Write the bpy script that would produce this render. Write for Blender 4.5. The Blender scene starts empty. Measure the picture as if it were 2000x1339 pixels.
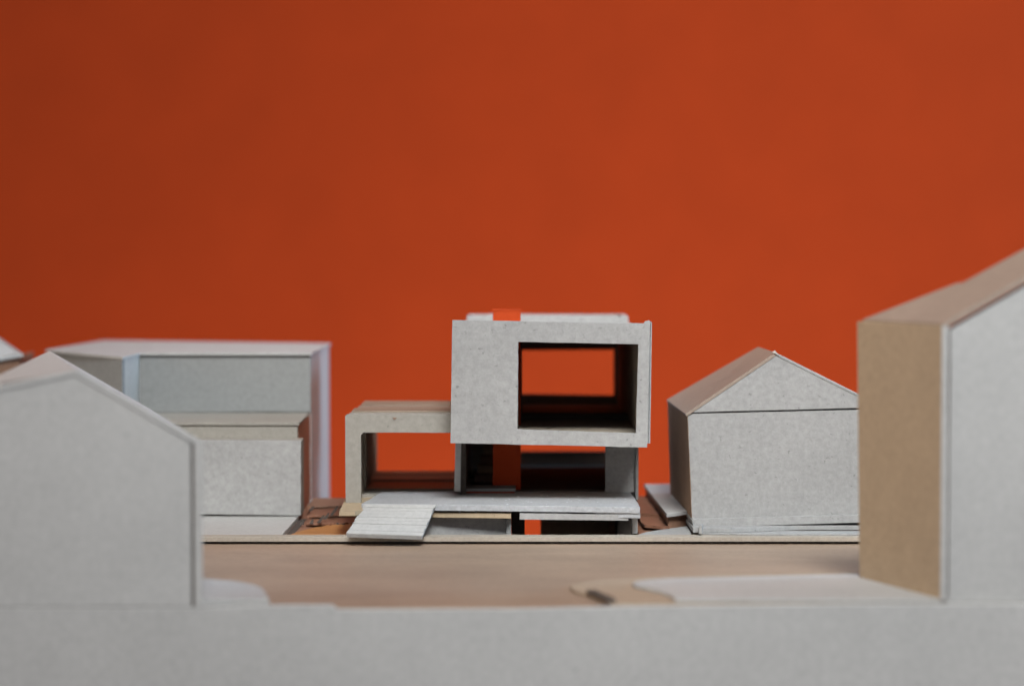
import bpy, bmesh, math, random
from mathutils import Vector
random.seed(7)
S = 0.01                      # 1 mm of the card model = 0.01 units
sc = bpy.context.scene
col = sc.collection

# ---------------- camera ----------------
F = 4700.0; HOR = 500.0; CAMZ = 84.0       # focal length in photo pixels, horizon row, lens height in mm
pitch = math.atan((669.5 - HOR) / F)
cam_d = bpy.data.cameras.new('camera'); cam = bpy.data.objects.new('camera', cam_d); col.objects.link(cam)
cam.location = (0, 0, CAMZ * S); cam.rotation_euler = (math.pi / 2 - pitch, 0, 0)
cam_d.sensor_width = 36; cam_d.lens = F / 2000 * 36
cam_d.clip_start = 0.05; cam_d.clip_end = 200
cam_d.dof.use_dof = True; cam_d.dof.focus_distance = 7.32; cam_d.dof.aperture_fstop = 0.86
sc.camera = cam

# ---------------- light ----------------
sc.render.engine = 'CYCLES'
w = bpy.data.worlds.new('World'); sc.world = w; w.use_nodes = True
bg = w.node_tree.nodes['Background']; bg.inputs[0].default_value = (0.93, 0.90, 0.95, 1); bg.inputs[1].default_value = 0.31
sc.view_settings.view_transform = 'Standard'; sc.view_settings.look = 'None'
sc.view_settings.exposure = 0; sc.view_settings.gamma = 1

def area(name, loc, target, size, energy, color):
    d = bpy.data.lights.new(name, 'AREA'); d.shape = 'RECTANGLE'; d.size, d.size_y = size
    d.energy = energy; d.color = color
    o = bpy.data.objects.new(name, d); col.objects.link(o); o.location = loc
    v = Vector(target) - Vector(loc); o.rotation_euler = v.to_track_quat('-Z', 'Y').to_euler()
    return o
k = area('window_light', (1.9, -1.5, 9.5), (0.75, 7.6, 0.9), (5, 4), 112, (0.95, 0.98, 1.0)); k.data.spread = math.radians(30)
area('side_window_light', (17.0, 9.5, 5.0), (-1, 9.5, 0.2), (5, 6), 2600, (0.46, 0.74, 1.0))
r = area('room_lamp_light', (-10.0, 4.5, 3.5), (2, 6.4, 0.3), (4, 4), 52, (1.0, 0.80, 0.58)); r.data.spread = math.radians(70)
wl_ = area('wall_wash_light', (1.3, 7.2, 9.5), (1.0, 15, -1.2), (2.5, 2.5), 44, (1.0, 0.97, 0.93)); wl_.data.spread = math.radians(56)  # unseen light added to brighten the orange wall

# ---------------- materials ----------------
def mat_card(name, c, mottle=0.10, fleck=0.35, bump=0.12, rough=0.93, fs=1.0, spec=0.15):
    m = bpy.data.materials.new(name); m.use_nodes = True; nt = m.node_tree; N = nt.nodes; L = nt.links
    b = N['Principled BSDF']; b.inputs['Roughness'].default_value = rough
    b.inputs['Specular IOR Level'].default_value = spec
    tc = N.new('ShaderNodeTexCoord')
    def noise(scale, detail=3, r=0.55):
        n = N.new('ShaderNodeTexNoise'); n.inputs['Scale'].default_value = scale
        n.inputs['Detail'].default_value = detail; n.inputs['Roughness'].default_value = r
        L.new(tc.outputs['Object'], n.inputs['Vector']); return n
    def mul(sock, lo, hi, a, bb):
        r = N.new('ShaderNodeMapRange'); r.inputs[1].default_value = lo; r.inputs[2].default_value = hi
        r.inputs[3].default_value = a; r.inputs[4].default_value = bb; L.new(sock, r.inputs[0]); return r.outputs[0]
    def mth(op, x, y):
        n = N.new('ShaderNodeMath'); n.operation = op
        for i, v in enumerate((x, y)):
            if isinstance(v, (int, float)): n.inputs[i].default_value = v
            else: L.new(v, n.inputs[i])
        return n.outputs[0]
    big = mul(noise(1.3 * fs, 3).outputs[0], 0.3, 0.7, 1 - mottle, 1 + mottle * 0.6)
    mid = mul(noise(9 * fs, 4, 0.7).outputs[0], 0.3, 0.7, 1 - mottle * 0.3, 1 + mottle * 0.3)
    fine = mul(noise(55 * fs, 4, 0.75).outputs[0], 0.3, 0.7, 1 - mottle * 1.0, 1 + mottle * 1.0)
    v = N.new('ShaderNodeTexVoronoi'); v.inputs['Scale'].default_value = 34 * fs
    wob = N.new('ShaderNodeMapping'); wob.inputs['Scale'].default_value = (1, 1.9, 1.5)
    dn = noise(60 * fs, 2); da = N.new('ShaderNodeVectorMath'); da.operation = 'SCALE'; L.new(dn.outputs[1], da.inputs[0]); da.inputs['Scale'].default_value = 0.035 / fs
    db = N.new('ShaderNodeVectorMath'); db.operation = 'ADD'; L.new(tc.outputs['Object'], db.inputs[0]); L.new(da.outputs[0], db.inputs[1]); L.new(db.outputs[0], wob.inputs[0]); L.new(wob.outputs[0], v.inputs['Vector'])
    dot = mul(v.outputs['Distance'], 0.06, 0.24, 1.0, 0.0)
    sel = mul(v.outputs['Color'], 0.52, 0.80, 0.0, 1.0)
    fl = mth('MULTIPLY', mth('MULTIPLY', dot, sel), fleck)
    k = mth('MULTIPLY', mth('MULTIPLY', mth('MULTIPLY', big, mid), fine), mth('SUBTRACT', 1.0, fl))
    vm = N.new('ShaderNodeVectorMath'); vm.operation = 'SCALE'; vm.inputs[0].default_value = c
    L.new(k, vm.inputs['Scale']); L.new(vm.outputs[0], b.inputs['Base Color'])
    bp = N.new('ShaderNodeBump'); bp.inputs['Strength'].default_value = bump; bp.inputs['Distance'].default_value = 0.01
    L.new(noise(70 * fs, 4, 0.7).outputs[0], bp.inputs['Height']); L.new(bp.outputs[0], b.inputs['Normal'])
    return m

def mat_wood(name, c, streak=0.22, rot=0.0, sc_=(0.5, 5.0, 5.0), rough=0.5):
    m = mat_card(name, c, 0.10, 0.15, 0.1, rough, 1.0, 0.5)
    nt = m.node_tree; N = nt.nodes; L = nt.links; b = N['Principled BSDF']
    tc = N.new('ShaderNodeTexCoord'); mp = N.new('ShaderNodeMapping')
    mp.inputs['Scale'].default_value = sc_; mp.inputs['Rotation'].default_value = (0, 0, rot)
    L.new(tc.outputs['Object'], mp.inputs[0])
    n = N.new('ShaderNodeTexNoise'); n.inputs['Scale'].default_value = 1.6; n.inputs['Detail'].default_value = 6
    n.inputs['Roughness'].default_value = 0.65; n.inputs['Distortion'].default_value = 0.6
    L.new(mp.outputs[0], n.inputs['Vector'])
    r = N.new('ShaderNodeMapRange'); r.inputs[1].default_value = .3; r.inputs[2].default_value = .7
    r.inputs[3].default_value = 1 - streak; r.inputs[4].default_value = 1 + streak * .5
    L.new(n.outputs[0], r.inputs[0])
    src = b.inputs['Base Color'].links[0].from_socket
    v = N.new('ShaderNodeVectorMath'); v.operation = 'SCALE'; L.new(src, v.inputs[0]); L.new(r.outputs[0], v.inputs['Scale'])
    L.new(v.outputs[0], b.inputs['Base Color'])
    return m

CARD = (0.348, 0.344, 0.333)
M = dict(
    card=mat_card('grey_card', CARD, 0.13, 0.36),
    card_smooth=mat_card('grey_card_plain', (0.435, 0.43, 0.412), 0.10, 0.25, 0.12, 0.58, 1.0, 0.5),
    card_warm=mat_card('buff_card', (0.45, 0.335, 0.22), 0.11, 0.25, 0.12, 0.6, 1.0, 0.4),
    card_buffgrey=mat_card('buff_grey_card', (0.32, 0.30, 0.262), 0.10, 0.35),
    card_shaded=mat_card('shaded_grey_card', (0.265, 0.27, 0.262), 0.10, 0.40),  # grey card darkened for the shade on the stepped block's upper walls
    edge=mat_card('cut_card_edge', (0.40, 0.35, 0.29), 0.14, 0.3, 0.25, fs=1.6),
    deck=mat_card('scuffed_deck_card', (0.42, 0.43, 0.44), 0.16, 0.2, 0.5, 0.6, 1.5, 0.4),
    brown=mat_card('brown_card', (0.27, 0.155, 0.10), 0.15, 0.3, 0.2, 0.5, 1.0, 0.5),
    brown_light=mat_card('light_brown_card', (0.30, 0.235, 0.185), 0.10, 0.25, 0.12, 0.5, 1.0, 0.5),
    kerb=mat_card('kerb_card', (0.37, 0.285, 0.205), 0.12, 0.2, 0.12, 0.6, 1.0, 0.4),
    brown_shade=mat_card('brown_shade_card', (0.33, 0.225, 0.16), 0.10, 0.25),  # grey card with brown shade and warm bounce put into its colour
    tan=mat_card('tan_card', (0.42, 0.33, 0.22), 0.10, 0.3),
    glue=mat_card('dried_glue', (0.85, 0.87, 0.9), 0.02, 0.0, 0.0, 0.25, 1, 0.6),
    dark=mat_card('dark_and_shade_card', (0.085, 0.07, 0.06), 0.2, 0.2),  # dark card; in gaps and on shadowed floors the shade is its colour
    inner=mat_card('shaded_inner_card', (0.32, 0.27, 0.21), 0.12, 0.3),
    orange=mat_card('orange_paint', (0.44, 0.05, 0.008), 0.04, 0.0, 0.05, 0.7),
    wall=mat_card('orange_wall_paint', (0.66, 0.069, 0.0112), 0.045, 0.0, 0.5, 0.85, 1.7),
    road=mat_wood('plywood', (0.35, 0.25, 0.178), 0.16, 0.12, (1.2, 4.0, 4.0)),
    wood_orange=mat_wood('orange_brown_wood', (0.42, 0.19, 0.06)),
    terrain=mat_wood('red_brown_board', (0.26, 0.125, 0.075)),
    plank=mat_wood('streaked_plank', (0.29, 0.225, 0.165), 0.40, 0, (0.6, 9, 9)),
)

# ---------------- object helpers ----------------
def tag(o, label=None, cat=None, group=None, kind=None):
    if label: o['label'] = label
    if cat: o['category'] = cat
    if group: o['group'] = group
    if kind: o['kind'] = kind
    return o
def empty(name, x, y, z, label, cat, group=None):
    o = bpy.data.objects.new(name, None); col.objects.link(o); o.location = (x * S, y * S, z * S)
    o.empty_display_size = 0.1
    return tag(o, label, cat, group)
def P(px, py, Y):             # photo pixel at distance Y (mm) -> point in mm
    return ((px - 1000) * Y / F, Y, CAMZ - (py - HOR) * Y / F)
def PX(px, Y): return (px - 1000) * Y / F
def PZ(py, Y): return CAMZ - (py - HOR) * Y / F

def world_loc(o):
    v = Vector((0, 0, 0))
    while o is not None:
        v = v + o.location; o = o.parent
    return v
class MB:
    def __init__(s): s.v = []; s.f = []
    def add(s, vs, fs):
        n = len(s.v); s.v += [tuple(v) for v in vs]; s.f += [tuple(i + n for i in f) for f in fs]; return s
    def hexa(s, b, t):        # four bottom and four top corners, same winding
        return s.add(list(b) + list(t), [(3, 2, 1, 0), (4, 5, 6, 7), (0, 1, 5, 4), (1, 2, 6, 5), (2, 3, 7, 6), (3, 0, 4, 7)])
    def box(s, x0, x1, y0, y1, z0, z1):
        return s.hexa([(x0, y0, z0), (x1, y0, z0), (x1, y1, z0), (x0, y1, z0)],
                      [(x0, y0, z1), (x1, y0, z1), (x1, y1, z1), (x0, y1, z1)])
    def prism(s, poly, z0, z1):           # plan polygon, flat slab
        n = len(poly)
        a = [(p[0], p[1], z0) for p in poly]; b = [(p[0], p[1], z1) for p in poly]
        return s.add(a + b, [tuple(range(n))[::-1], tuple(range(n, 2 * n))] + [(i, (i + 1) % n, n + (i + 1) % n, n + i) for i in range(n)])
    def sheet(s, pts, off):               # any polygon in space, given a thickness vector
        n = len(pts); b = [tuple(p[i] + off[i] for i in range(3)) for p in pts]
        return s.add(list(pts) + b, [tuple(range(n)), tuple(range(n, 2 * n))[::-1]] + [(i, n + i, n + (i + 1) % n, (i + 1) % n) for i in range(n)])
    def frame(s, outer, inner, off):      # four-cornered panel with a four-cornered hole
        for q in (outer, inner): pass
        O = list(outer); I = list(inner)
        vs = O + I + [tuple(p[i] + off[i] for i in range(3)) for p in O + I]
        fs = []
        for i in range(len(O)):
            j = (i + 1) % len(O); n = len(O)
            fs += [(i, j, n + j, n + i), (2 * n + j, 2 * n + i, 3 * n + i, 3 * n + j), (i, 2 * n + i, 2 * n + j, j), (n + j, 3 * n + j, 3 * n + i, n + i)]
        return s.add(vs, fs)
    def build(s, name, m, parent=None, bevel=0.12):
        o0 = world_loc(parent) if parent else Vector((0, 0, 0))
        me = bpy.data.meshes.new(name)
        me.from_pydata([(v[0] * S - o0.x, v[1] * S - o0.y, v[2] * S - o0.z) for v in s.v], [], s.f)
        bm = bmesh.new(); bm.from_mesh(me); bmesh.ops.recalc_face_normals(bm, faces=bm.faces); bm.to_mesh(me); bm.free()
        me.materials.append(M[m]); o = bpy.data.objects.new(name, me); col.objects.link(o)
        if parent: o.parent = parent
        if bevel:
            b = o.modifiers.new('soft_edge', 'BEVEL'); b.width = bevel * S; b.segments = 2; b.limit_method = 'ANGLE'; b.angle_limit = math.radians(35)
        return o
def jag(poly, n=6, amp=0.12, closed=True):      # slightly uneven knife cut along the edges of a polygon (any dimension)
    out = []
    for i in range(len(poly)):
        a = poly[i]; b = poly[(i + 1) % len(poly)]
        out.append(a)
        if not closed and i == len(poly) - 1: break
        for k in range(1, n):
            t = k / n
            out.append(tuple(a[j] + (b[j] - a[j]) * t + random.uniform(-amp, amp) for j in range(len(a))))
    return out
def jag_xz(poly, n=6, amp=0.12):
    q = jag([(p[0], p[2]) for p in poly], n, amp); return [(a, poly[0][1], b) for a, b in q]
def arc(cx, cy, r, a0, a1, n=8, ry=None):
    ry = ry or r
    return [(cx + r * math.cos(math.radians(a0 + (a1 - a0) * i / n)), cy + ry * math.sin(math.radians(a0 + (a1 - a0) * i / n))) for i in range(n + 1)]

# ---------------- setting ----------------
wl = MB().box(-1500, 1500, 1500, 1510, -700, 1900).build('wall', 'wall', bevel=0); tag(wl, kind='structure')
ZR = -2.2
rd = MB().box(-420, 420, 589.5, 725.4, -30, ZR).build('road', 'road', bevel=0.2); tag(rd, kind='structure')

# the long layer of card the far plots stand on, with the sunken garden cut out of it
fe = 718
rim = MB()
rim.prism(jag([(-420, fe), (420, fe), (420, fe + 6.5), (-420, fe + 6.5)], 40, 0.07), -1.35, 0)
rimo = rim.build('pavement', 'edge'); tag(rimo, kind='structure')
rec = MB().box(-420, 420, fe + 2.6, fe + 7, ZR + .002, -1.36).build('pavement_shadow_gap', 'dark', rimo, bevel=0)  # dark filler standing in for the shadow gap under the overhang
gl = MB().prism([(-420, fe + 6.51), (PX(550, 725), fe + 6.51), (PX(583, 779), 779), (-71, 792), (-71, 830), (-420, 830)], -1.36, 0.0)
o = gl.build('ground', 'card_smooth'); tag(o, kind='structure')
# base edge skirts
sk = empty('model_base', 0, 588, -60, 'pale grey card panel closing the front of the model base below the road', 'base panel')
Ys = 588.0
t = [(-420, PZ(1187, Ys)), (PX(400, Ys), PZ(1188, Ys)), (PX(520, Ys), PZ(1184, Ys)), (PX(648, Ys), PZ(1183, Ys)), (PX(655, Ys), PZ(1192, Ys)),
     (PX(1000, Ys), PZ(1191, Ys)), (PX(1230, Ys), PZ(1186, Ys)), (PX(1700, Ys), PZ(1181, Ys)), (420, PZ(1181, Ys))]
front = [(x, Ys, z) for x, z in t] + [(420, Ys, -60), (-420, Ys, -60)]
MB().sheet(front, (0, 2, 0)).build('front_panel', 'card_smooth', sk, 0.3)
MB().box(-420, -418, 590.01, 960, -60, -34.1).build('side_panel', 'card_smooth', sk)
MB().box(418, 420, 590.01, 960, -60, -34.1).build('side_panel', 'card_smooth', sk)
MB().box(-420, 420, 960.01, 962, -60, -30).build('back_panel', 'card_smooth', sk)

# sloping site behind the pavement: banks left and right of the gap, low board behind
te = MB().prism([(-420, 725.5), (-38.5, 725.5), (-40, 818), (-72, 822), (-420, 830)], -30, -1.37)
te.build('terrain', 'terrain', bevel=0)['kind'] = 'structure'
te = MB().prism([(38.6, 725.5), (420, 725.5), (420, 835), (42, 835)], -30, -1.37)
te.build('terrain', 'terrain', bevel=0)['kind'] = 'structure'
te = MB().box(-420, 420, 725.5, 960, -34, -30.01)
te.build('terrain', 'terrain', bevel=0)['kind'] = 'structure'
def contour(x0, x1, y, y1, z0, z1, teeth, m, slope=0.0):
    pts = []
    n = teeth * 3
    for i in range(n + 1):
        t_ = i / n; x = x0 + (x1 - x0) * t_
        pts.append((x, y + slope * t_ + random.choice((0, .2, .5, 1.2)) + random.uniform(-.3, .3)))
    pts += [(x1, y1), (x0, y1)]
    return MB().prism(pts, z0, z1).build('contour_card', m, ter, 0.05)
ter = empty('contour_bank', -55, 760, -1, 'red brown stepped contour bank between the stepped block and the box house', 'contour bank')
contour(-65.0, -44, 756, 816, -.8, -.2, 8, 'terrain', 3)
contour(-65.5, -42, 768, 817, .36, .85, 7, 'terrain', 12)
contour(-67.5, -40, 790, 819, 1.3, 1.6, 5, 'brown', 6)
MB().prism([(PX(551, 725), fe + 6.6), (-67.6, fe + 6.6), (-66.8, 752), (-66.6, 779), (PX(584, 779), 779)], -1.36, -1.25).build('shade_sheet', 'dark', ter, 0)  # dark sheet painting the shade along the edge of the sunken hole
for px, py, Yc, h, lean in [(588, 1024, 755.6, 1.0, 0), (606, 1023, 755.4, 1.3, .4), (657, 1030, 752, 1.3, 0), (668, 1030, 752, 1.1, .1), (620, 1021, 757, 2.2, 1.6), (632, 1014, 762, 1.8, 1.3), (645, 1007, 767, 2.2, 1.5), (604, 997, 790, 1.2, 1.0), (651, 999, 772, 1.6, 1.0)]:
    c = P(px, py, Yc)
    MB().sheet([(c[0] - .55, c[1], c[2] - .2), (c[0] + .65, c[1], c[2] - .2), (c[0] + .45 + lean, c[1] + .5, c[2] + h), (c[0] - .15 + lean, c[1] + .5, c[2] + h)], (0, .5, 0)).build('slot_shadow', 'dark', ter, 0)  # dark slips standing for the shadow dashes between contour cards
mo = MB().prism([(-67.4, fe + 6.6), (-44, fe + 6.6), (-44, 755)] + [(-44 - 22 * t_, 755 - 2 * t_ - 22 * t_ ** 4) for t_ in (.15, .3, .45, .6, .75, .85, .93, 1)], -1.36, -.1).build('wood_plate', 'wood_orange')
tag(mo, 'curved orange brown wood plate in front of the contour bank', 'wood plate')

# foreground kerb plates
pl = [(-420, 590.1), (PX(524, 590), 590.1), (PX(521, 594), 594), (PX(515, 604), 604), (PX(508, 611), 611), (PX(490, 617), 617), (PX(455, 623), 623), (PX(390, 628), 628), (-95, 632), (-420, 640)]
o = MB().prism(pl, ZR + .01, ZR + 2.0).build('kerb_plate', 'card_smooth', bevel=.3); tag(o, 'pale card plate with rounded corner beside the left foreground house', 'kerb plate', None)
pr = [(PX(1196, 590), 590.1), (PX(1150, 606), 606), (PX(1120, 613), 613), (PX(1113, 621), 621), (PX(1125, 626), 626), (PX(1170, 632), 632), (PX(1260, 638), 638), (PX(1420, 645), 645), (130, 652), (420, 655), (420, 590.1)]
o = MB().prism(pr, ZR + .01, ZR + 1.0).build('kerb_plate', 'kerb', bevel=.25); tag(o, 'wide buff card plate with rounded end, lowest layer beside the right foreground house', 'kerb plate')
pr2 = [(PX(1320, 590), 590.1), (PX(1312, 597), 597), (PX(1290, 605), 605), (PX(1262, 611), 611), (PX(1243, 615), 615), (PX(1236, 618.5), 618.5), (PX(1243, 622), 622), (PX(1265, 625), 625), (PX(1310, 628), 628), (PX(1400, 630), 630), (PX(1560, 634), 634), (PX(1700, 637), 637), (420, 650), (420, 590.1)]
o = MB().prism(pr2, ZR + 1.02, ZR + 2.0).build('kerb_plate', 'card_smooth', bevel=.25); tag(o, 'pale pinkish card plate with rounded end on top of the buff plate', 'kerb plate')
sl = MB().prism([(PX(1146, 606), 606), (PX(1162, 607), 607), (PX(1204, 590.3), 590.3), (PX(1186, 590.3), 590.3)], ZR + 1.02, ZR + 1.9).build('cut_shadow_strip', 'dark', bevel=0)  # dark piece added for the shadow of a cut in the kerb
tag(sl, 'short dark strip standing for the shadow in a cut at the tip of the buff kerb plate', 'strip')

# ---------------- left foreground house ----------------
def left_house():
    Y = 588.2
    h = empty('card_house', -110, Y, ZR, 'large blurred grey house with gable wall in the left foreground corner', 'model house', 'card houses of the neighbourhood model')
    g = [P(-260, 1187, Y), P(-260, 806, Y), P(0, 757, Y), P(150, 729, Y), P(371, 866, Y), P(371, 1187, Y)]
    MB().sheet(jag_xz(g, 5, .08), (0, 2, 0)).build('gable_wall', 'card_smooth', h, .2)
    e0 = P(377, 1187, Y); zt = PZ(868, Y)
    x0, x1 = PX(378, Y), PX(394, Y)
    dx = -29.3 * .9; dy = 104
    MB().hexa([(x0, Y - .3, e0[2]), (x1, Y - .3, e0[2]), (x1 + dx, Y + dy, e0[2]), (x0 + dx, Y + dy, e0[2])],
              [(x0, Y - .3, zt + .6), (x1, Y - .3, zt), (x1 + dx, Y + dy, zt), (x0 + dx, Y + dy, zt + .6)]).build('side_wall', 'card_smooth', h, .2)
    rx, rz = PX(152, Y), PZ(721, Y)
    ex, ez = PX(394, Y), PZ(862, Y)
    # roof: right slope, then left slope reaching back to the ridge end
    MB().sheet([(rx, Y - .4, rz), (ex, Y - .4, ez), (ex - 29.3, Y + 116, ez), (rx - 29.3, Y + 116, rz)], (-.5, 0, -1.5)).build('roof', 'card_smooth', h, .2)
    lx, lz = PX(-260, Y), rz - (rx - PX(-260, Y)) * .2075
    B = (-133.8, 629, 84 - .0506 * 629 + 1.0)
    MB().sheet([(rx - .05, Y - .4, rz), (rx - 29.3, Y + 116, rz), B, (lx - 20, Y + 46, lz - 2), (lx, Y - .4, lz)], (0, 0, -1.3)).build('roof', 'card_smooth', h, .2)
    MB().box(PX(-262, Y) - 1.8, PX(-262, Y), Y, Y + 44, ZR, PZ(815, Y)).build('side_wall', 'card_smooth', h, .2)
    # dark sheet standing in for the shadow in the joint gaps
    MB().sheet([P(371.5, 1186, Y + 1.2), P(371.5, 867, Y + 1.2), P(150, 728, Y + 1.2), P(0, 756, Y + 1.2), P(0, 748, Y + 1.2), P(151, 723, Y + 1.2), P(380, 864, Y + 1.2), P(380, 1186, Y + 1.2)], (0, .6, 0)).build('joint_gap', 'dark', h, 0)
left_house()

# ---------------- right foreground house ----------------
def right_house():
    Y = 590.2
    h = empty('card_house', 112, Y, ZR + 2, 'tall blurred house with warm lit side wall at the right edge of the foreground', 'model house', 'card houses of the neighbourhood model')
    zb = PZ(1172, Y) ; ze = PZ(636, Y)
    g = [P(1856, 1181, Y), P(1856, 644, Y), P(2180, 458, Y), P(2500, 640, Y), P(2500, 1181, Y)]
    MB().sheet(jag_xz(g, 5, .08), (0, 2, 0)).build('gable_wall', 'card_smooth', h, .2)
    A0, A1 = PX(1839, Y), PX(1852, Y)
    F0 = PX(1681, 630)
    MB().hexa([(A0, Y - .4, zb), (A1, Y - .4, zb), (F0 + 2, 631, zb), (F0, 630, zb)],
              [(A0, Y - .4, ze), (A1, Y - .4, ze), (PX(1674, 630) + 2, 631, ze), (PX(1674, 630), 630, ze)]).build('side_wall', 'card_warm', h, .15)  # warm light from the left put into this wall's buff colour
    MB().box(A0 + .05, A1, Y - .8, Y - .42, zb, ze - .05).build('cut_edge', 'card_smooth', h, .1)
    x0, z0 = PX(1842, Y), PZ(632, Y)
    def rp(a, b, dz=0): return (x0 - 14.0 * a + 20.3 * b, Y - .5 + 40.5 * a, z0 + 11.65 * b + dz)
    rf = MB().sheet([rp(0, 0), rp(0, 2.1), rp(1, 2.4), rp(.55, 1.6), rp(.58, .85, 0), rp(.63, .82, .15), rp(1, 0)], (.4, 0, -1.3)).build('roof', 'brown_light', h, .15)
    rr = rp(0, 2.1)
    MB().sheet([rr, (rr[0] + 44, Y - .5, rr[2] - 24), (rr[0] + 38, Y + 40, rr[2] - 24), rp(1, 2.4)], (0, 0, -1.3)).build('roof', 'card_warm', h, .15)
    MB().sheet([P(1853, 1180, Y + 1.3), P(1853, 640, Y + 1.3), P(2180, 452, Y + 1.3), P(2180, 462, Y + 1.3), P(1857, 646, Y + 1.3), P(1857, 1180, Y + 1.3)], (0, .5, 0)).build('joint_gap', 'dark', h, 0)
right_house()

# ---------------- right middle house ----------------
def mid_house():
    Y = 735
    h = empty('card_house', 75, Y, 2, 'sharp grey gabled house just right of the box house, its left side in brown shade', 'model house', 'card houses of the neighbourhood model')
    zb = PZ(1012, Y)
    w_ = [P(1353, 1014, Y), P(1344, 808, Y), P(1800, 797, Y), P(1800, 1008, Y)]
    MB().sheet(jag_xz(w_, 7, .08), (0, 2, 0)).build('front_wall', 'card', h, .1)
    g = [P(1351, 806, Y), P(1516, 692, Y), P(1740, 802.5, Y), P(1740, 797, Y)]
    MB().sheet(jag_xz([P(1351, 805.5, Y - .4), P(1516, 692, Y - .4), P(1744, 803, Y - .4), P(1700, 796, Y - .4)], 4, .06), (0, 2, 0)).build('gable', 'card', h, .1)
    xs = PX(1343, Y); zt = PZ(808, Y)
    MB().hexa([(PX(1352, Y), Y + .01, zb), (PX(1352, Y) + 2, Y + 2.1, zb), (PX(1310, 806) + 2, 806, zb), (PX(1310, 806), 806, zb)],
              [(xs, Y + .01, zt), (xs + 2, Y + 2.1, zt), (PX(1304, 806) + 2, 806, zt), (PX(1304, 806), 806, zt)]).build('side_wall', 'brown_shade', h, .1)
    MB().box(PX(1344, Y) + 2.2, 125, 804, 806, zb, zt).build('back_wall', 'card', h, .1)
    MB().box(125, 127, Y, 806, zb, zt).build('side_wall', 'card', h, .1)
    Yb = 806
    ea = P(1339, 808, Y - .6); ri = P(1515, 688, Y - .6)
    eb = (PX(1302, Yb), Yb, ea[2]); rb = (PX(1481, Yb), Yb, PZ(677, Yb))
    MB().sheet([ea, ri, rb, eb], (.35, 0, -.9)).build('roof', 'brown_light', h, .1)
    er = P(1752, 806, Y - .6)
    MB().sheet([(ri[0] + .02, ri[1], ri[2]), er, (er[0], Yb, er[2]), (rb[0] + .02, rb[1], rb[2])], (0, 0, -.9)).build('roof', 'card', h, .1)
    # torn ridge tip
    MB().add([P(1508, 687, Y - 1), P(1522, 694, Y - 1), P(1514, 684, Y + 2), P(1517, 689, Y + 4)], [(0, 1, 2), (1, 3, 2), (0, 2, 3), (0, 3, 1)]).build('ridge_burr', 'edge', h, 0)
    # plinth and layered plot cards
    MB().hexa([P(1356, 1031, Y - 3), P(1800, 1018, Y - 3), (PX(1800, Y), 806, zb - 2), (53.6, 806, zb - 2)],
              [P(1352, 1015, Y - 3), P(1800, 1003, Y - 3), (PX(1800, Y), 806, zb - .1), (53.6, 806, zb - .1)]).build('plinth', 'card', h, .1)
mid_house()
yq = 724.52
pp = MB().prism(jag([(PX(1355, yq), yq), (PX(1430, yq), yq + .5), (PX(1560, 733), 731.5), (140, 731.6), (140, 806), (54, 806)], 4, .08), 0.55, 1.9).build('plot_card', 'card')
tag(pp, 'ragged grey card layer directly under the right middle house', 'plot card')
p2 = MB().prism(jag([(PX(1365, yq), yq), (PX(1480, 722), 722), (140, 721), (140, 730), (60, 731)], 4, .08), .02, .5).build('plot_card', 'card')
tag(p2, 'thin lower card layer fanning out along the pavement before the right middle house', 'plot card')
st = MB().prism([(PX(1366, 722), 721.5), (PX(1372, 722), 721.2), (PX(1375, 727), 727), (PX(1368, 727), 727)], .5, 3).build('card_scrap', 'card'); tag(st, 'tiny torn scrap of card at the front corner of the right middle house', 'scrap')
rp_ = MB().prism([(PX(1246, 726), fe + 6.6), (PX(1352, 726), fe + 6.6), (PX(1345, 745), 748), (PX(1290, 745), 738), (PX(1262, 735), 732)], -1.3, .02).build('plot_card', 'card')
tag(rp_, 'pale tapered card layer between the box house and the right middle house', 'plot card')
# raised block behind, left of middle house
bk = empty('card_block', 60, 780, -1, 'low block with pink grey top half hidden behind the right middle house', 'card block')
MB().prism([(PX(1303, 742), 742), (110, 810), (110, 850), (PX(1258, 838), 838)], PZ(946, 838) - 1.2, PZ(946, 838)).build('top_plate', 'card_smooth', bk)
MB().prism([(PX(1306, 745), 745), (108, 812), (108, 848), (PX(1262, 836), 836)], -29.9, PZ(946, 838) - 1.22).build('body', 'brown', bk)
for i, (a, b, y0, y1) in enumerate([(1256, 1300, 752, 812), (1262, 1310, 742, 775), (1252, 1290, 770, 830)]):
    o = MB().prism(jag([(PX(a, y0), y0 + 6), (PX(b, y0), y0), (PX(b, y0) + 2, y1), (PX(a, y0) - 1, y1)], 3, .4), -1.36 + i * .8, -.5 + i * .8).build('contour_card', 'terrain', None, .05)
    tag(o, ['middle of three', 'frontmost and lowest of three', 'rearmost and highest of three'][[0, 1, 2][i]] + ' red brown contour cards right of the box house', 'contour card')

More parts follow.
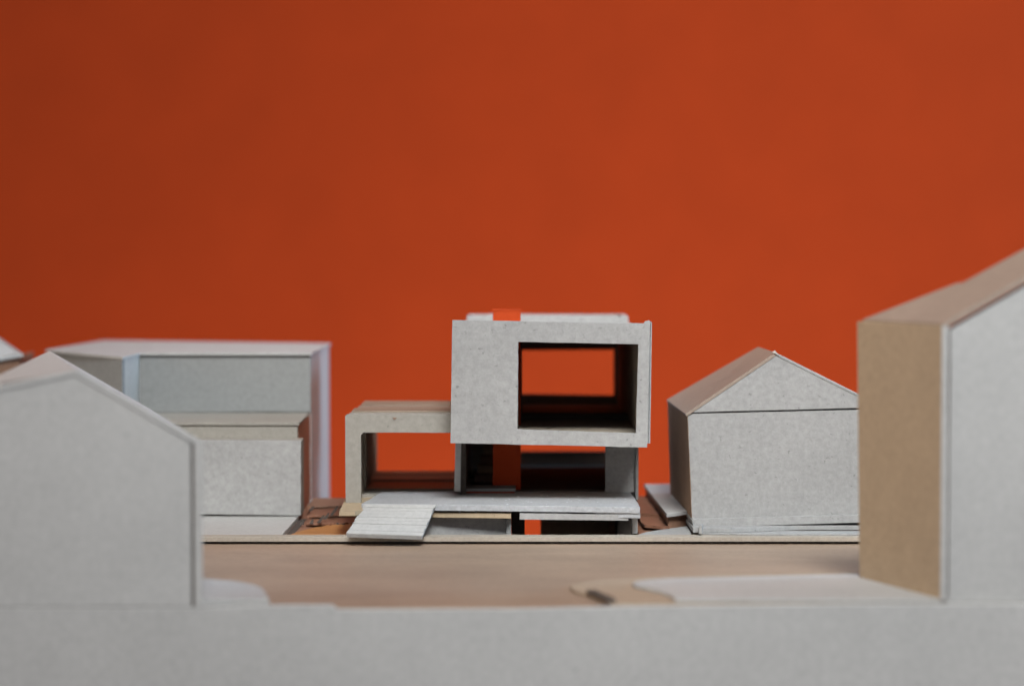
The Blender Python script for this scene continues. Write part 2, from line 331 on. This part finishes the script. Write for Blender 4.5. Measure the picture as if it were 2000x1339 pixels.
# ---------------- stepped block on the left ----------------
def stepped():
    b = empty('stepped_block', -110, 790, 0, 'stepped flat roofed block of grey card behind the left foreground house', 'model building')
    Y1, Y2, Y3 = 775, 788, 837
    xr = PX(586, Y1); z1 = PZ(860, Y1); z2 = PZ(825, Y2); z3 = PZ(688, Y3)
    xl = -129.6
    MB().sheet(jag_xz([P(300, 1003.5, Y1), P(586, 1007.5, Y1), P(587, 861, Y1), P(300, 859, Y1)], 6, .06), (0, 2, 0)).build('lower_wall', 'card', b, .1)
    MB().box(-135, xr - .05, Y1 + 2.01, Y2 - .01, .2, z1 - .25).build('lower_roof', 'card_buffgrey', b, .1)
    MB().box(-134, PX(580, Y2), Y2, Y2 + 2, 20, z2 - 1.0).build('middle_wall', 'card_buffgrey', b, .1)
    MB().prism(jag([(-134, Y2 - .6), (PX(584, Y2), Y2 - .6), (PX(604, Y3), Y3 - .02), (-134, Y3 - .02)], 6, .07), z2 - .9, z2).build('middle_roof', 'card_buffgrey', b, .1)
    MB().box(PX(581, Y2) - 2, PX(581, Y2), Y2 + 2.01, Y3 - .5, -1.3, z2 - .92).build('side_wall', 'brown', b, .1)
    MB().sheet(jag_xz([P(200, 806, Y3), P(606, 804, Y3), P(606, 694, Y3), P(200, 694, Y3)], 6, .05), (0, 2, 0)).build('upper_wall', 'card_shaded', b, .1)
    xs = PX(606, Y3)
    MB().box(xs - 2.1, xs, Y3 + 2.02, 924, -29.9, z3 - .95).build('side_wall', 'card_smooth', b, .1)
    x2 = xl
    MB().box(x2 - 2, x2, 804.5, Y3 - .1, .1, z3 - .95).build('side_wall', 'card_smooth', b, .1)
    MB().sheet([(x2 - .02, 799.2, .1), (x2 - .02, 799.2, z3 - .95), (-166.6, 866, z3 - .95), (-166.6, 866, .1)], (0, 5.2, 0)).build('front_wall', 'card_shaded', b, .1)
    MB().prism([(x2 + .3, 798.6), (x2 + .3, Y3 - 1.2), (xs + .4, Y3 - 1.2), (xs + .4, 926), (-163, 960), (-167.9, 865)], z3 - .93, z3).build('roof', 'card_smooth', b, .1)
    MB().sheet([(xs, 924, -29.9), (-162, 956, -29.9), (-162, 956, z3 - .95), (xs, 924, z3 - .95)], (0, -2, 0)).build('back_wall', 'card', b, .1)
stepped()

# ---------------- far left house ----------------
def far_left():
    Y = 870
    h = empty('card_house', PX(-60, Y), Y, 0, 'far off grey roofed house mostly cut off by the left picture edge', 'model house', 'card houses of the neighbourhood model')
    e1 = P(44, 690, Y); e0 = P(-170, 728, Y - 22); r0 = P(-160, 560, Y + 30); r1 = P(-12, 652, Y + 46)
    MB().sheet([e0, e1, r1, r0], (0, 0, -1.2)).build('roof', 'card_smooth', h, .1)
    MB().hexa([(e0[0] + 2, e0[1] + 2, -29.9), (e1[0] - 1.2, e1[1] + 1.5, -29.9), (e1[0] - 8, e1[1] + 60, -29.9), (e0[0], e0[1] + 60, -29.9)],
              [(e0[0] + 2, e0[1] + 2, e0[2] - 1.5), (e1[0] - 1.2, e1[1] + 1.5, e1[2] - 1.6), (e1[0] - 8, e1[1] + 60, e1[2] - 1.6), (e0[0], e0[1] + 60, e0[2] - 1.5)]).build('wall', 'brown', h, .1)
far_left()

# ---------------- the box house in the middle ----------------
hs = empty('box_house', 0, 760, 0, 'sharp central house of stacked card boxes with a large square opening and plank ramp', 'model house', 'card houses of the neighbourhood model')
YB = 730.0; YE = 880.0
def hb(name, m, *a, bevel=.08): return MB().box(*a).build(name, m, hs, bevel)
out4 = [P(883.5, 625, YB), P(1270, 631.5, YB), P(1264.5, 874, YB), P(879.5, 865.5, YB)]
in4 = [P(1012.5, 667.5, YB), P(1247, 672, YB), P(1242.5, 846.5, YB), P(1010.5, 838.5, YB)]
def sub(q, n, amp):
    r = jag([(p[0], p[2]) for p in q], n, amp); return [(a, q[0][1], b) for a, b in r]
MB().frame(sub(out4, 8, .06), sub(in4, 8, .05), (0, 2, 0)).build('front_panel', 'card', hs, .06)
zt = 63.0
XL, XR = -17.6, 41.6
hb('side_wall', 'card', XL, XL + 2, YB + 2.01, YE, 27.2, 60.0)
sw = MB().hexa([(XR - 1.2, YB - .2, 26.6), (XR + .7, YB - .2, 26.8), (XR + .2, YE, 27), (XR - 1.8, YE, 27)],
          [(XR + .35, YB + 2.01, zt + .8), (XR + 1.0, YB - .2, zt + 1.0), (XR + .2, YE, zt + .8), (XR - 1.8, YE, zt + .8)])
MB().box(XR - 1.2, XR + .5, YB + 2.01, YE, 27.0, 60.1).build('side_wall', 'card', hs, .08)
MB().sheet([P(1271, 627, YB + 1.2), P(1273.5, 630, YB + 1.2), P(1270.5, 866, YB + 1.2), P(1268, 866, YB + 1.2)], (0, 3, 0)).build('edge_strip', 'card', hs, .05)
MB().add([P(1257, 631, YB + .5), P(1272, 632, YB + .5), P(1268, 625, YB + .5), P(1260, 627, YB + .5), P(1257, 631, YB + 3), P(1272, 632, YB + 3), P(1268, 625, YB + 3), P(1260, 627, YB + 3)],
         [(0, 1, 2, 3), (4, 7, 6, 5), (0, 4, 5, 1), (1, 5, 6, 2), (2, 6, 7, 3), (3, 7, 4, 0)]).build('corner_burr', 'card', hs, .05)
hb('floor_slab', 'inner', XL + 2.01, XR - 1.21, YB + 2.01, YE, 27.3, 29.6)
hb('roof_slab', 'card_smooth', XL + 2.01, XR - 1.21, YB + 2.01, YE, 58.6, 59.9)
hb('roof_parapet', 'card', -15.9, 40.9, 846, 848, 59.91, 62.7)
hb('roof_parapet', 'card', -15.6, 39.6, YE - 2, YE, 59.91, 62.8)
hb('roof_parapet', 'card', -15.9, -14.2, 848.01, YE - 2.01, 59.91, 62.7)
hb('roof_parapet', 'card', 38.9, 40.9, 848.01, YE - 2.01, 59.91, 62.9)
hb('roof_lid', 'card_smooth', -14.1, 37.8, 848.01, YE - 2.01, 61.2, 62.2)
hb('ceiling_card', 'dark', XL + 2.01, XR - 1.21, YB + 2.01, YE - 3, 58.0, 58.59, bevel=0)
# back panel with its window
ob = [(XL, YE + .01, 60), (XR + .5, YE + .01, 60), (XR + .5, YE + .01, 27.3), (XL, YE + .01, 27.3)]
ib = [P(1018, 684, YE), P(1199, 683, YE), P(1199, 772, YE), P(1018, 769, YE)]
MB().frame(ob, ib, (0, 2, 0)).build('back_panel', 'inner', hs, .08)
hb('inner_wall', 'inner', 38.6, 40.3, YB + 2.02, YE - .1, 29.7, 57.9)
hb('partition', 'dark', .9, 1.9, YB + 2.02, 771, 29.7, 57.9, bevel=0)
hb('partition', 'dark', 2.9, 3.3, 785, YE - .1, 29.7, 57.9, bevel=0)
hb('floor_shade', 'dark', 3.4, 38.5, 800, 806, 29.7, 31.6)  # dark bar standing in for the shadowed band of the box floor
# orange core running from the terrace to above the roof
core = MB().box(PX(962.5, 774), PX(1017, 774), 774, 783, 8.8, PZ(607, 774)).build('chimney', 'orange', hs, .08)
MB().box(PX(962.5, 774) - .15, PX(1017, 774) + .15, 773.85, 783.15, PZ(607, 774) + .01, PZ(604.5, 774)).build('cap', 'orange', core, .05)

# ---- left wing portal
YW = 745.0
zw1 = PZ(809, YW); zw0 = PZ(845, YW)
po = [P(673.5, 985, YW), P(673.5, 806, YW), P(681, 800, YW)]
xw = PX(673.5, YW)
pts = jag([(xw, zw1 - .6), (xw + .6, zw1), (XL - .05, zw1), (XL - .05, zw0), (PX(709, YW), zw0), (PX(704.5, YW), zw0 - .8), (PX(704.5, YW), 7.52), (xw + .1, 7.52)], 4, .06)
MB().sheet([(a, YW, c) for a, c in pts], (0, 2, 0)).build('portal_frame', 'card_buffgrey', hs, .06)
x0 = PX(705, YW)
for i, (ya, yb) in enumerate([(747.01, 775), (775.1, 804), (804.1, 846)]):
    off = (.0, .5, .15)[i]
    hb('wing_wall', 'inner', xw + .3 + off, x0 - .9 + off, ya, yb, 7, zw0 + .2)
for i, (ya, yb, dz, mm) in enumerate([(747.01, 757, .1, 'card_buffgrey'), (757.1, 772, .6, 'plank'), (772.1, 790, .2, 'brown_light'), (790.1, 812, .5, 'plank')]):
    hb('wing_roof_plank', mm, xw + .8 + i * .4, XL - .05, ya, yb, zw0 + .3, zw1 + dz - .3)
MB().add([P(766, 815, YW - .3), P(775, 816, YW - .3), P(770, 819.5, YW - .3), P(771, 816, YW + .5)], [(0, 1, 2), (0, 3, 1), (1, 3, 2), (2, 3, 0)]).build('paper_tear', 'brown', hs, 0)
# wing floor boards stretching back
for i, (ya, yb, zz, mm) in enumerate([(762, 776, 8.4, 'card_buffgrey'), (776.1, 790, 8.9, 'plank'), (790.1, 806, 8.5, 'brown'), (806.1, 822, 9.1, 'plank'), (822.1, 836, 9.4, 'brown')]):
    hb('wing_floor_board', mm, x0 - 1.2, -16.5 + (8 if i > 1 else 0), ya, yb, 6.5, zz)

# ---- ground floor under the box
MB().hexa([P(887, 960, 757), P(899, 960, 757), (PX(899, 757), 800, 8.7), (PX(890, 757), 800, 8.7)],
          [P(889, 866, 757), P(900.5, 866, 757), (PX(900.5, 757), 800, PZ(866, 757)), (PX(890, 757), 800, PZ(866, 757))]).build('post_wall', 'card_smooth', hs, .06)
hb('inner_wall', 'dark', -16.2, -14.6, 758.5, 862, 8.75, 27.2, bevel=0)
hb('pillar_panel', 'card', PX(1183, 766), PX(1241, 766), 766, 768, 8.71, 27.2)
hb('side_wall', 'card_shaded', PX(1241.5, 766), PX(1247, 766), 764, 860, 6.5, 27.2)
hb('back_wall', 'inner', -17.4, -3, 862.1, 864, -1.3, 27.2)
# stairs behind the core, seen through the gap
for i in range(5):
    hb('stair_tread', ['brown', 'card_warm'][i % 2], -12.5 + i * .8, -6.0, 800 + i * 9, 808.9 + i * 9, 8.7, 11 + i * 2.4)
hb('ground_floor', 'dark', -13.9, 38, 776, 880, 6.6, 8.6, bevel=0)  # deep shadow on this floor put into its dark colour
hb('back_parapet', 'brown_light', 2.8, 39, 870, 874, 8.61, PZ(886, 870))
hb('parapet_cap', 'dark', 2.8, 39, 869.5, 874.5, PZ(886, 870) + .01, PZ(883, 870), bevel=0)
hb('raised_step', 'card_shaded', PX(899, 763), PX(1007, 763), 763, 775.5, 9.2, 10.2)
hb('step_packing', 'orange', PX(900, 764), PX(1005, 764), 763.6, 773.9, 8.72, 9.19, bevel=0)
# ---- terrace slab
zd = 8.7
deck = MB().prism(jag([(PX(705, 731), 731), (PX(850, 728), 728.5), (PX(1100, 724), 724.5), (PX(1251, 720), 720.5), (PX(1247, 734), 734), (PX(1231, 769), 769), (PX(1005, 770), 770), (PX(745, 769), 769), (PX(722, 745), 745)], 5, .14), zd - 1.9, zd).build('terrace_slab', 'deck', hs, .15)
MB().prism(jag([(PX(1165, 723), 723.6), (PX(1251, 722), 721), (PX(1247, 734), 740), (PX(1165, 740), 740)], 4, .1), 5.3, zd - 1.92).build('terrace_slab', 'deck', hs, .1)
for px in (896, 928): MB().box(PX(px, 730), PX(px + 3, 730), 729.5, 731, 5.8, 6.79).build('spacer', 'card', deck, .03)
# glue beads dried on the terrace
for i in range(26):
    x = random.uniform(PX(960, 735), PX(1235, 735)); y = random.uniform(728, 764)
    if i == 0: x, y = PX(1012, 752), 752
    r = random.uniform(.14, .34) if i else .5
    b = MB(); n = 7
    vs = [(x + r * math.cos(k * 2 * math.pi / n) * random.uniform(1, 1.8), y + r * 2 * math.sin(k * 2 * math.pi / n), zd) for k in range(n)] + [(x, y, zd + r * .5)]
    b.add(vs, [(k, (k + 1) % n, n) for k in range(n)] + [tuple(range(n))[::-1]]).build('glue_bead', 'glue', deck, 0)
MB().prism(jag([(-51.9, 720), (-47.2, 720), (-44, 728), (-44, 765), (-52.8, 765)], 3, .06), 6.15, 7.5).build('lower_slab', 'tan', hs, .08)
# ---- slabs under the terrace
MB().prism(jag([(PX(661, 733), 733), (PX(998, 727), 727), (PX(1000, 745), 748), (PX(712, 762), 762), (PX(698, 762), 762)], 6, .08), 4.6, 6.1).build('lower_slab', 'tan', hs, .08)
MB().prism(jag([(PX(1015, 725), 725), (PX(1228, 722), 722), (PX(1226, 745), 748), (PX(1015, 748), 748)], 6, .06), 4.5, 6.3).build('lower_slab', 'card', hs, .08)
MB().sheet([P(815, 1048, 733), P(992, 1048, 733), P(992, 1012, 733), P(815, 1012, 733)], (0, 2, 0)).build('basement_wall', 'card', hs, .06)
hb('basement_wall', 'card_shaded', PX(989, 731), PX(998.5, 731), 731, 760, -1.2, 4.55)
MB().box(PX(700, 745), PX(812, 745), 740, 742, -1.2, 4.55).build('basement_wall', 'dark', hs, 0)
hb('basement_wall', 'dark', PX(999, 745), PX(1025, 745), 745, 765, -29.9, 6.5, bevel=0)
hb('basement_wall', 'inner', PX(1056, 800), PX(1192, 800), 800, 803, -29.9, 6.5)
hb('basement_wall', 'brown', PX(1191, 790), PX(1212, 790), 790, 793, -29.9, 6.5)
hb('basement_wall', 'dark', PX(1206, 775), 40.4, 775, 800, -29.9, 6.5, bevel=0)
hb('basement_post', 'card_smooth', PX(1236, 727), PX(1246, 727), 727, 733, 0.02, 5.28)
# sunken floor stays open under the gap so the wall shows through
# ---- ramp with planks
rmp = []
A = Vector(P(713, 985, 729)); B = Vector(P(849, 986, 728)); C_ = Vector(P(823, 1047, 711)); D = Vector(P(675, 1042, 712))
up = (B - A).cross(D - A).normalized(); up = up if up.z > 0 else -up
ramp = MB().sheet([tuple(p - up * .17) for p in (A, B, C_, D)], tuple(-up * 1.25)).build('ramp', 'card', hs, .08)
n = 9
for i in range(n):
    t0 = i / n + .003; t1 = (i + 1) / n - .003
    j0, j1 = random.uniform(-.25, .25), random.uniform(-.3, .3)
    sd = (B - A).normalized()
    q = [A.lerp(D, t0) + sd * j0, B.lerp(C_, t0) + sd * j1, B.lerp(C_, t1) + sd * j1, A.lerp(D, t1) + sd * j0]
    dz = up * random.uniform(-.06, .06)
    MB().sheet([tuple(p + dz) for p in q], tuple(-up * .16)).build('ramp_plank', 'card_smooth', ramp, .04)
